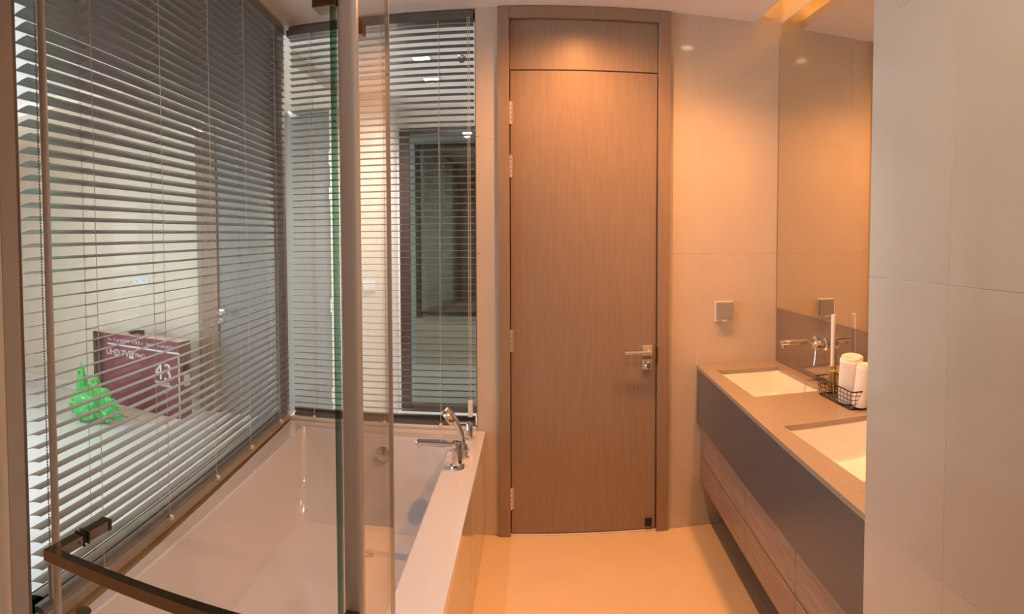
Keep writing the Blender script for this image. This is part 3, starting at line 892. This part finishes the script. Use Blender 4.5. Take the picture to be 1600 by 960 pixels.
# ------------------------------------------------------------------ corridor mirror, switches
cm = thing('corridor_mirror', (-0.6, YC, 0), 'tall dark mirror in a dark brown frame on the corridor wall beyond the back blind', 'mirror')
mk('frame_post', B().box(-1.158, -1.068, YC - 0.03, YC - 0.0005, 0.0, 2.525), 'dark_wood', cm, bevel=0.002)
mk('frame_head', B().box(-1.066, 0.6, YC - 0.03, YC - 0.0005, 2.475, 2.525), 'dark_wood', cm, bevel=0.002)
mk('frame_foot', B().box(-1.066, 0.6, YC - 0.03, YC - 0.0005, 0.0, 0.06), 'dark_wood', cm, bevel=0.002)
mk('mirror_sheet', B().box(-1.066, 0.6, YC - 0.018, YC - 0.001, 0.061, 2.474), 'dark_mirror', cm)
sw = thing('light_switch', (-1.308, YB, 1.12), 'white double light switch on the cream wall beside the far grey door', 'switch')
mk('plate', B().box(-1.362, -1.254, YB - 0.009, YB - 0.0003, 1.118, 1.205), 'socket_white', sw, bevel=0.002)
for x in (-1.356, -1.306):
    mk('rocker', B().box(x, x + 0.046, YB - 0.013, YB - 0.0092, 1.126, 1.197), 'plastic_white', sw, bevel=0.001)
s2 = thing('wall_socket', (-3.56, YB, 1.152), 'white double wall socket above the maroon carton', 'socket')
mk('plate', B().box(-3.65, -3.47, YB - 0.009, YB - 0.0003, 1.152, 1.211), 'socket_white', s2, bevel=0.002)
for x in (-3.605, -3.515):
    for dx, dz in ((-0.012, 0.008), (0.012, 0.008), (0, -0.010)):
        mk('socket_hole', B().box(x + dx - 0.004, x + dx + 0.004, YB - 0.0098, YB - 0.0091, 1.181 + dz - 0.004, 1.181 + dz + 0.004), 'gap', s2)

# ------------------------------------------------------------------ television carton, bag, cardboard
p0, p1 = Vector((-4.03, 4.765, 0)), Vector((-2.885, 4.555, 0))
ca = math.atan2(p1.y - p0.y, p1.x - p0.x)
cl = (p1 - p0).length
bx = thing('television_carton', p0 + Vector((0, 0, 0.012)), 'large maroon television carton standing against the bedroom wall', 'carton', rz=ca)
mk('carton_body', B().box(0, cl, 0, 0.145, 0, 0.672), 'carton', bx, local=True, bevel=0.003)
mk('carton_end', B().box(cl + .0005, cl + 0.002, 0.001, 0.144, 0.0, 0.672), 'carton_brown', bx, local=True)
mk('carton_left_print', B().box(0.0, 0.16, -0.0015, -0.0003, 0.0, 0.672), 'carton_dark', bx, local=True)
mk('top_band', B().box(0.22, cl - 0.002, -0.0015, -0.0003, 0.565, 0.580), 'print_white', bx, local=True)
mk('edge_line', B().box(cl - 0.012, cl - 0.002, -0.0015, -0.0003, 0.0, 0.560), 'print_white', bx, local=True)
mk('carton_lid', B().box(0.002, cl - 0.002, 0.002, 0.143, 0.6725, 0.675), 'carton_pale', bx, local=True)
for x in (0.03, 0.105):
    mk('packing_strap', B().box(x, x + 0.022, -0.004, -0.0018, 0.0, 0.674), 'black_rubber', bx, local=True)
lb = mk('handle_hole', B().box(cl + 0.0022, cl + 0.004, 0.04, 0.115, 0.40, 0.50), 'gap', bx, local=True)
mk('end_sticker', B().box(cl + 0.0022, cl + 0.0035, 0.05, 0.13, 0.28, 0.38), 'print_grey', bx, local=True)
rt = (PI / 2, 0, 0)
text('UHD TV', 0.088, 'print_white', bx, (0.20, -0.0018, 0.468), rt)
text('ThinQ', 0.052, 'print_white', bx, (0.60, -0.0018, 0.487), rt)
mk('badge', B().box(0.525, 0.590, -0.0018, -0.0003, 0.463, 0.533), 'print_white', bx, local=True)
text('AI', 0.062, 'carton', bx, (0.533, -0.0022, 0.476), rt)
text('43', 0.215, 'print_white', bx, (0.86, -0.0018, 0.32), rt)
b = B()
x = 0.23
while x < cl - 0.05:
    wd = random.uniform(0.008, 0.026)
    if random.random() < 0.8:
        b.box(x, x + wd, -0.0015, -0.0003, 0.605, 0.605 + random.uniform(0.018, 0.032))
    x += wd + random.uniform(0.004, 0.02)
mk('small_print', b, 'print_grey', bx, local=True, kind='stuff')
b = B()
for r_, x0 in ((0.285, 0.86), (0.262, 0.92)):
    x = x0
    while x < x0 + 0.17:
        wd = random.uniform(0.010, 0.024)
        b.box(x, x + wd, -0.0015, -0.0003, r_, r_ + 0.018)
        x += wd + 0.008
mk('small_print', b, 'print_white', bx, local=True, kind='stuff')
# cable coil on the carton
m = Matrix.Rotation(ca, 3, 'Z')


def bxp(x, y, z):
    return p0 + m @ Vector((x, y, z))


co = thing('cable_coil', bxp(0.56, 0.07, 0.687), 'black coiled cable with a red plug lying on top of the maroon carton', 'cable')
b = B()
pts = []
for i in range(90):
    q = 2 * PI * 3 * i / 89
    rr = 0.085 + 0.008 * math.sin(q * 0.7)
    pts.append(bxp(0.56 + rr * math.cos(q), 0.07 + 0.055 * math.sin(q), 0.695 + 0.012 * i / 30 + 0.006 * math.sin(q * 2)))
mk('coil', b.tube(pts, 0.006, 8), 'black_rubber', co, smooth=True)
mk('plug', B().tube([bxp(0.60, 0.02, 0.70), bxp(0.68, 0.0, 0.705)], [0.012, 0.010], 10), 'red_plastic', co, smooth=True)
mk('connector', B().tube([bxp(0.52, 0.02, 0.73), bxp(0.56, 0.03, 0.735)], 0.012, 10), 'steel', co, smooth=True)
# flattened cardboard under the carton
cd = [(-3.72, 4.62), (-2.80, 4.40), (-2.70, 4.62), (-3.70, 4.80)]
cd = [(p0 + m @ Vector(q)).xy[:] for q in ((0.1, -0.26, 0), (cl + 0.05, -0.22, 0), (cl + 0.05, 0.155, 0), (0.0, 0.155, 0))]
mk('cardboard_sheet', B().prism(cd, 0.0, 0.011), 'carton_pale', label='flat pale cardboard sheet under the maroon carton', cat='cardboard', bevel=0.001)
# crumpled green bag
bg_ = thing('plastic_bag', (-3.55, 4.20, 0), 'crumpled green plastic bag on the bedroom floor beside the carton', 'bag')


def crumple(c, rx, ry, rz, seed, sub=4, amp=0.32):
    bm = bmesh.new()
    bmesh.ops.create_icosphere(bm, subdivisions=sub, radius=1.0)
    vs = []
    for v in bm.verts:
        n = v.co.normalized()
        k = 1 + amp * noise.noise(n * 2.2 + Vector((seed, 0, 0))) + amp * 0.6 * abs(noise.noise(n * 5.0 + Vector((0, seed, 0)))) - amp * 0.3 * abs(noise.noise(n * 9.0))
        p = Vector((n.x * rx * k, n.y * ry * k, n.z * rz * k))
        p = Vector(c) + p
        p.z = max(p.z, 0.003)
        vs.append(p)
    bm.verts.ensure_lookup_table()
    bm.verts.index_update()
    fs = [tuple(v.index for v in f.verts) for f in bm.faces]
    bm.free()
    return B().add(vs, fs)


mk('bag_body', crumple((-3.58, 4.18, 0.13), 0.22, 0.15, 0.17, 3.1), 'bag_green', bg_)
mk('bag_handle', crumple((-3.70, 4.20, 0.28), 0.055, 0.035, 0.17, 8.7, 3, 0.5), 'bag_green', bg_)
mk('bag_handle', crumple((-3.36, 4.14, 0.13), 0.13, 0.05, 0.09, 5.2, 3, 0.5), 'bag_green', bg_)
mk('bag_knot', crumple((-3.56, 4.22, 0.27), 0.06, 0.05, 0.09, 1.2, 3, 0.5), 'bag_green', bg_)
